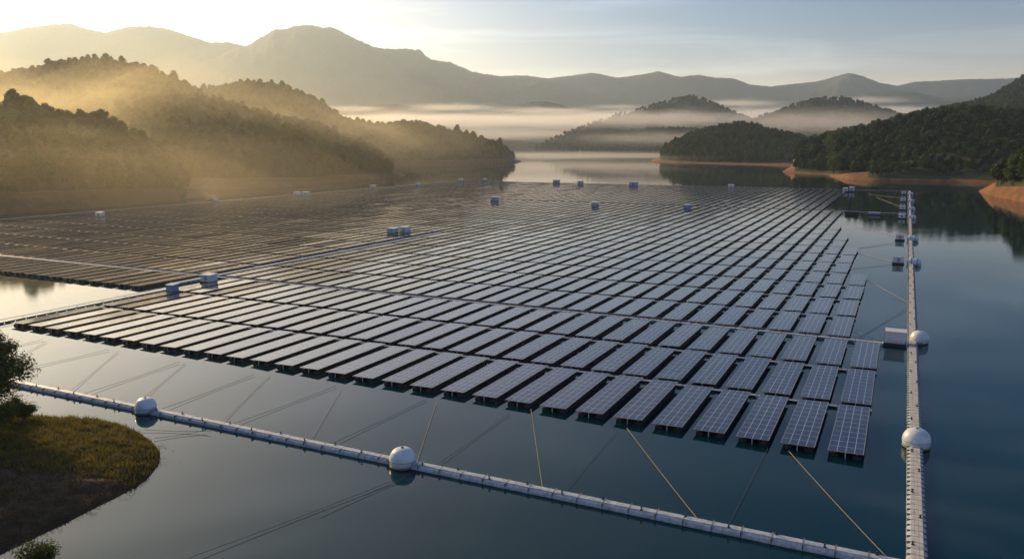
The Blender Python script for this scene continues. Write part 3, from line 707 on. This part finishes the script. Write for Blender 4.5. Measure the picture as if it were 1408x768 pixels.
# ------------------------------------------------------------------ booms
def boom(a, c, label, width, sec, m_top, m_side, style):
    A, Cc = Vector(a), Vector(c); L_ = (Cc-A).length; p = G(A.x, A.y); d = G(Cc.x, Cc.y)-p; rz = math.atan2(d.y, d.x)
    e = empty('floating_boom', p, rz, label, 'boom')
    n = int(L_/sec); s = L_/n; hw = width/2; rb = random.Random(3)
    hull = MB(); deck = MB(); cle = MB()
    for k in range(n):
        x0 = k*s+.03; x1 = (k+1)*s-.03; j = rb.uniform(-.02,.02)
        prof = [(-hw*.98,-.3),(-hw,.15),(-hw*.9,.42),(-hw*.62,.58),(hw*.62,.58),(hw*.9,.42),(hw,.15),(hw*.98,-.3)]
        i = len(hull.v)
        for x in (x0, x1): hull.v += [(x, y+j, z+j*.6) for y, z in prof]
        for q in range(7): hull.f.append((i+q+8, i+q, i+q+1, i+q+9)[::-1]); hull.m.append(0)
        hull.f.append(tuple(i+q for q in range(8))[::-1]); hull.f.append(tuple(i+8+q for q in range(8))); hull.m += [0, 0]
        if style == 'plank':
            for q in range(3):
                y0 = -hw*.60+q*hw*.41; deck.cbox(x0+.01, x1-.01, y0, y0+hw*.385, .582, .64+rb.uniform(0,.02), .012)
            cle.box(x0-.065, x0+.005, -hw*.985, hw*.985, .36, .655)
        else:
            deck.cbox(x0+.02, x1-.02, -hw*.56+j, hw*.56+j, .582, .65, .02)
            cle.box(x0-.09, x0+.03, -hw*1.02, hw*1.02, .2, .665)
    hull.obj('hull', m_side, e); deck.obj('deck', m_top, e); o = cle.obj('joint_strap', M['steel'], e); 
    # bollards along the edges
    q = MB(); q.revolve([(.16,0),(.16,.06),(.07,.1),(.07,.26),(.13,.28),(.13,.34),(.02,.36)], 10); me = q.mesh('cleat', M['black'])
    nb = min(96, int(L_/ (4.6 if style != 'plank' else 7.5)))
    for k in range(nb):
        a_ = bpy.data.objects.new('cleat', me); C.objects.link(a_); a_.parent = e; a_.location = ((k+.5)*L_/nb*(1 if L_ < 300 else .9), (hw*.42 if k % 2 else -hw*.42)*(1 if style != 'plank' else 1.0)+rb.uniform(-.05,.05), .645)
    return e
boom((-175, 78.8), (2.6, 79.6), 'long white floating boom across the foreground with dome buoys on it', 1.5, 3.0, M['plastic'], M['plastic'], 'plate')
boom((3.8, 60), (4.4, 752), 'straight plank-topped white floating boom along the right side', 1.9, 1.35, M['plank'], M['plastic'], 'plank')

# ------------------------------------------------------------------ buoys
def dome_buoy(u, v, R, label, group, sq=1.0, turn=0.0):
    e = empty('dome_buoy', G(u, v), -GA+turn, label, 'buoy', group)
    b = MB(); prof = []
    for k in range(17):
        t = -.45+ (math.pi/2+.45)*k/16; rr_ = R*max(math.cos(t), 1e-6)**sq; z = .55*R+R*.92*math.sin(t)
        prof.append((max(rr_, .02), z))
    b.revolve(prof, 40); b.obj('shell', M['buoy'], e, True)
    b = MB(); b.revolve([(R*.93, .0), (R*.985, .10), (R*1.0, .22)], 40); s = b.obj('waterline_band', M['stain'], e, True); s.location = (0,0,0)
    b = MB(); zq = .55*R; b.revolve([(R*1.0, zq-.05), (R*1.012, zq-.04), (R*1.012, zq+.04), (R*1.0, zq+.05)], 40); b.obj('seam', M['greyplastic'], e, True)
    b = MB(); b.tube([(.5*math.cos(t)*.3, 0, .55*R+R*.92+.06+.5*math.sin(t)*.3) for t in [k*math.pi/8 for k in range(9)]], .035, 6); b.obj('lifting_eye', M['steel'], e)
    b = MB(); b.revolve([(.20,0),(.20,.07),(.12,.10)], 14); b.obj('hatch', M['black'], e, loc=(0, 0, .55*R+R*.92-.02))
    b = MB(); b.box(-R*1.28, -R*.7, -.5, .5, .3, .75); b.box(R*.7, R*1.28, -.5, .5, .3, .75); b.obj('coupling', M['greyplastic'], e)
    return e
g_ = 'white dome buoys on the booms'
dome_buoy(-100.3, 78.9, 1.55, 'white dome buoy near the grassy bank at the left', g_, .72)
dome_buoy(-54.1, 79.0, 1.65, 'white dome buoy in the middle of the foreground boom', g_, .8)
dome_buoy(4.0, 114.6, 1.75, 'white dome buoy on the right boom nearest the camera', g_, .8, math.pi/2)
dome_buoy(5.1, 177.6, 1.75, 'white dome buoy beside the white kiosk on the right boom', g_, .8, math.pi/2)

def drum(u, v, L_, R, label):
    e = empty('drum_float', G(u, v), -GA, label, 'float', 'white drum floats on the far right boom')
    b = MB(); n = 8; pts = []; rad = []
    for k in range(n+1):
        t = k/n; x = -L_/2+L_*t; q = min(t, 1-t)*L_; rad.append(R*math.sqrt(max(.05, 1-max(0, 1-q/(R*.6))**2))); pts.append((x, 0, R*.55))
    b.tube(pts, rad, 20); b.obj('shell', M['buoy'], e, True)
    b = MB(); b.tube([(-L_*.22,0,R*.55),(-L_*.16,0,R*.55)], R*1.03, 20); b.tube([(L_*.16,0,R*.55),(L_*.22,0,R*.55)], R*1.03, 20); b.obj('strap', M['steel'], e)
    return e
def cabinet(u, v, sx, sy, h, label, group=None, body='white', roof='white', z0=.6, rz=0.0, door=True):
    e = empty('equipment_cabinet', G(u, v, z0-.6 if False else 0), -GA+rz, label, 'cabinet', group)
    b = MB(); b.cbox(-sx/2-.25, sx/2+.25, -sy/2-.25, sy/2+.25, -.25, z0, .05); b.obj('base_float', M['black'], e)
    b = MB(); b.cbox(-sx/2, sx/2, -sy/2, sy/2, z0+.002, z0+h, .06)
    for k in range(5): x = -sx/2+sx*(k+.5)/5; b.box(x-.03, x+.03, -sy/2-.035, -sy/2-.002, z0+.1, z0+h-.12)
    b.obj('body', M[body], e)
    b = MB(); o_ = .16
    b.hexa([(-sx/2-o_,-sy/2-o_,z0+h+.003),(sx/2+o_,-sy/2-o_,z0+h+.003),(sx/2+o_,sy/2+o_,z0+h+.003),(-sx/2-o_,sy/2+o_,z0+h+.003),
            (-sx/2-o_,-sy/2-o_,z0+h+.10),(sx/2+o_,-sy/2-o_,z0+h+.10),(sx/2+o_,sy/2+o_,z0+h+.32),(-sx/2-o_,sy/2+o_,z0+h+.32)])
    b.obj('roof', M[roof], e)
    if door:
        b = MB(); b.box(-sx*.12, sx*.2, -sy/2-.06, -sy/2-.037, z0+.15, z0+h*.85); d = b.obj('door', M['greyplastic'], e)
        b = MB(); b.box(sx*.12, sx*.15, -sy/2-.10, -sy/2-.062, z0+h*.4, z0+h*.55); b.obj('handle', M['black'], d)
    return e
def uvp(x, y): return toG(gnd(x, y))
for (x, y, dx, ln, lb) in [(1248,363.5,1,1,'nearest pair'), (1248,331,1,1,'second pair back'), (1248,301,1,1,'third pair back'), (1248,289,1,.9,'fourth pair back'), (1248,278,1,.85,'fifth pair back'), (1249,268,1,.8,'farthest pair')]:
    u, v = uvp(x, y); v = v
    drum(4.9, v, 4.5, 1.45, 'white rounded drum float outside the right boom, %s' % lb)
    cabinet(.1, v, 3.2, 2.4, 1.7, 'low white and grey cabinet inside the right boom, %s' % lb, 'cabinets inside the right boom', 'white', 'greyplastic')
cabinet(0.7, 173.4, 3.6, 2.0, 2.3, 'small kiosk with pale roof and pale grey walls on the walkway beside the dome buoy', None, 'white', 'white', z0=.62, door=False)
u, v = uvp(1158, 295); cabinet(-25.5, v+2, 7.0, 3.0, 1.2, 'long dark box beside the distant walkway at the right', None, 'black', 'black', z0=.5, door=False)
u, v = uvp(1189, 295.5); cabinet(-14, v+2, 6, 2, .9, 'low blue grey box on the distant right walkway', None, 'greyplastic', 'greyplastic', z0=.5, door=False)
specs = [(237.5,404,3.2,2.6,2.1,'deepblue','deepblue','single bright blue box at the corner of the open water gap'),
 (288,390,4.6,3.6,2.3,'white','blue','boxy white and blue cabin where two service walkways cross'),
 (540,322,6.5,5,3.0,'blue','white','left blue pump cabin at the far end of the lengthwise walkway'),
 (557,321,6.5,5,3.4,'white','blue','right white pump cabin at the far end of the lengthwise walkway'),
 (138,299,10,6,4.2,'white','white','large white cabin at the array edge below the nearest left hill'),
 (297,278,7,6,3.2,'white','blue','small pale cabin at the array edge beside the soil point'),
 (409,270,10,8,5,'white','blue','left one of two pale cabins at the far left array edge'),
 (421,269.5,10,8,5,'blue','white','right one of two pale cabins at the far left array edge'),
 (513,260,10,8,5.5,'blue','white','pale cabin below the tip of the second left hill'),
 (575,256,9,8,4,'white','blue','small pale cabin at the far edge left of centre'),
 (634,250.5,11,8,5,'blue','white','small blue cabin on the far edge below the long headland'),
 (667,250,9,8,4.5,'blue','white','small blue cabin on the far edge near the headland tip'),
 (765,252.5,13,9,6.5,'blue','white','blue cabin on the far edge, left of the close pair'),
 (798,254,11,9,6,'blue','white','blue cabin on the far edge, right of the close pair'),
 (871,256.5,17,9,7.5,'blue','blue','widest blue cabin on the far edge of the array'),
 (1005,259,11,9,5.5,'white','white','white cabin on the far edge right of centre'),
 (1162,264,8,7,5.5,'white','white','cream cabin at the far right corner of the array'),
 (1171,264,9,7,7,'blue','white','blue cabin at the far right corner of the array'),
 (680,277.5,11,7,5.5,'blue','blue','blue cabin standing inside the far panel rows at the centre'),
 (818,284.5,9,6,4.5,'blue','white','pale blue cabin on the distant walkway right of centre'),
 (945,288.5,9,6,5,'deepblue','blue','deep blue cabin on the distant walkway further right')]
for x, y, sx, sy, h, bo, ro, lb in specs:
    u, v = uvp(x, y); k_ = .78 if y > 380 else .6 if y > 310 else .44
    cabinet(u, v, sx*k_, sy*k_, h*k_, lb, 'cabins standing among the panel rows', bo, ro, z0=.9)

# ------------------------------------------------------------------ mooring ropes
def rope(a, c, rad, m, label, group, za=.25, zb=.4, sag=.18):
    A = gnd(*a, za); B = gnd(*c, zb); b = MB(); n = 14; pts = []
    for k in range(n+1):
        t = k/n; p = A.lerp(B, t)-A; p.z -= sag*4*t*(1-t)*min(1, .8); pts.append(tuple(p))
    b.tube(pts, rad, 6); return tag(b.obj('mooring_rope', m, None, True, loc=A), label, 'rope', group)
steep = [((65,468),(12,496)),((162,482),(88,544)),((255,498),(180,560)),((372,514),(297,586)),((470,533),(422,612)),((600,553),(571,640)),((730,562),(747,677)),((862,588),(966,721)),((1085,620),(1224,770))]
for k, (a, c) in enumerate(steep):
    rope(a, c, .03, M['rope'], '%s single pale mooring rope from the left, front row to foreground boom' % ordn(k+1), 'pale mooring ropes from the front row to the boom')
shal = [((60,466),(-40,488)),((150,480),(0,513)),((247,497),(98,546)),((350,514),(210,566)),((462,530),(303,588)),((587,548),(440,616)),((700,568),(590,645)),((850,590),(769,681)),((1056,615),(998,727))]
for k, (a, c) in enumerate(shal):
    rope(a, c, .028, M['ropedark'], '%s slanting dark mooring rope from the left, front row to foreground boom' % ordn(k+1), 'dark mooring ropes from the front row to the boom')
    if 0: rope((a[0]-4, a[1]+.5), (c[0]+14, c[1]+2.5), .035, M['ropedark'], 'thin twin rope running beside the %s slanting dark rope' % ordn(k+1), 'twin dark mooring ropes')
for a, c, m, lb in [((540,660),(235,775),'ropedark','dark rope running from the middle dome buoy to the bottom edge'),
    ((558,655),(440,703),'ropedark','short thin rope trailing from the middle dome buoy'),
    ((196,590),(290,592),'ropedark','thin rope trailing right of the left dome buoy along the water'),
    ((212,602),(285,590),'ropedark','thin slanting rope below the left dome buoy'),
    ((1189,382),(1250,416),'rope','pale rope from the stepped panel edge down to the right boom'),
    ((1169,369),(1235,362),'ropedark','dark rope to the nearest cabinet on the right boom'),
    ((1177,347),(1235,360),'rope','pale rope to the nearest cabinet on the right boom'),
    ((1167,343),(1238,332),'ropedark','dark rope to the second cabinet on the right boom'),
    ((1159,306),(1240,325),'rope','pale rope to the second cabinet from the walkway corner'),
    ((1195,267),(1244,272),'rope','faint pale rope at the farthest corner of the boom'),
    ((1205,271),(1242,285),'rope','slanting pale rope near the far corner of the boom'),
    ((1175,467),(1251,421),'ropedark','dark rope from the service walkway end up to the right boom'),
    ((1168,452),(1186,458),'rope','short pale rope at the right end of the fourth row')]:
    far = c[1] < 430
    rope(a, c, .05 if c[1] < 340 else .038 if far else .028, M[m], lb, None)

# ------------------------------------------------------------------ morning haze and fog banks
def vol(name, label, bmf, dens, col, g, hs=None):
    m = bpy.data.materials.new(name); m.use_nodes = True; t = m.node_tree; t.nodes.remove(t.nodes['Principled BSDF'])
    pv = t.nodes.new('ShaderNodeVolumePrincipled'); pv.inputs['Density'].default_value = dens; pv.inputs['Color'].default_value = (*col, 1); pv.inputs['Anisotropy'].default_value = g
    t.links.new(pv.outputs[0], t.nodes['Material Output'].inputs['Volume'])
    o = bmf.obj(name, m); tag(o, label, 'haze' if name == 'haze' else 'fog', kind='stuff'); return o
HAZE_D, HAZE_C, HAZE_G = 0.000055, (.72,.87,1.0), 0.55
b = MB(); b.box(-11600, 14600, -160, 13400, -4.2, 1800)
vol('haze', 'thin golden morning haze over the whole lake', b, HAZE_D, HAZE_C, HAZE_G)
MISTC = (.995,.91,.66)
def fog(cx, cy, rx, ry, rz_, z, dens, label, g=.5):
    for sh in (1.0, .74, .5):                      # three nested shells: thin rim, thicker heart
        b = MB(); n = 36; m = 12
        for i in range(m+1):
            ph = math.pi*i/m
            for j in range(n):
                t = 2*math.pi*j/n; x, y, zz = math.sin(ph)*math.cos(t), math.sin(ph)*math.sin(t), math.cos(ph)
                k = sh*(1+.22*noise.noise(Vector((x*2.6+cx*.01, y*2.6, zz*2+sh)))); kz = sh*(1+.9*noise.noise(Vector((x*4+cx*.02, y*3, 7+sh))))
                b.v.append((cx+rx*x*k, cy+ry*y*k, z+rz_*zz*max(.25*sh, kz)))
        for i in range(m):
            for j in range(n): b.f.append(((i+1)*n+j, (i+1)*n+(j+1)%n, i*n+(j+1)%n, i*n+j)); b.m.append(0)
        vol('fog_bank', label, b, dens*(.3 if sh == 1 else .8 if sh == .74 else 1.2), MISTC if g > .55 else (.998,.995,.99), g)
def fogpx(px, py, Y, rx, ry, rz_, dens, label, g=.5):
    p = atY(px, py, Y); fog(p.x, p.y, rx, ry, rz_, p.z, dens, label, g)
fogpx(540, 166, 4000, 900, 420, 42, .0025, 'bright fog bank left of centre behind the long headland')
fogpx(840, 166, 4350, 1400, 500, 50, .0025, 'bright fog bank filling the valley at the centre')
fogpx(1130, 160, 4400, 1300, 420, 52, .0025, 'bright fog bank behind the rounded hill right of centre')
fogpx(890, 164, 3400, 620, 220, 46, .0018, 'thin mist drifting across the central misty hill')
fogpx(680, 184, 4000, 800, 420, 40, .0013, 'low bright fog over the far end of the lake')
rf = random.Random(9)
for k, (px, py, wd) in enumerate([(490,150,260),(620,148,300),(745,152,340),(850,147,240),(1010,142,330),(1190,138,300),(1240,150,280)]):
    fogpx(px, py, rf.uniform(3900, 4700), wd, wd*.6, rf.uniform(16, 26), .0016, 'wisp of mist rising off the valley fog, %s from the left' % ordn(k+1))
fogpx(110, 196, 960, 520, 180, 105, .0014, 'golden mist lying between the two left hills', .6)
fogpx(390, 205, 1450, 380, 160, 85, .0014, 'golden mist between the second left hill and the long headland', .6)
fogpx(40, 255, 500, 300, 150, 55, .0005, 'faint golden mist over the far left end of the array', .6)
fogpx(1130, 168, 2500, 420, 170, 48, .0016, 'thin mist hanging in front of the rounded hill right of centre')
fogpx(800, 214, 1900, 560, 420, 11, .0007, 'low glowing mist lying on the far water')
fogpx(905, 190, 2950, 420, 110, 34, .0013, 'thin mist veiling the low misty headland')
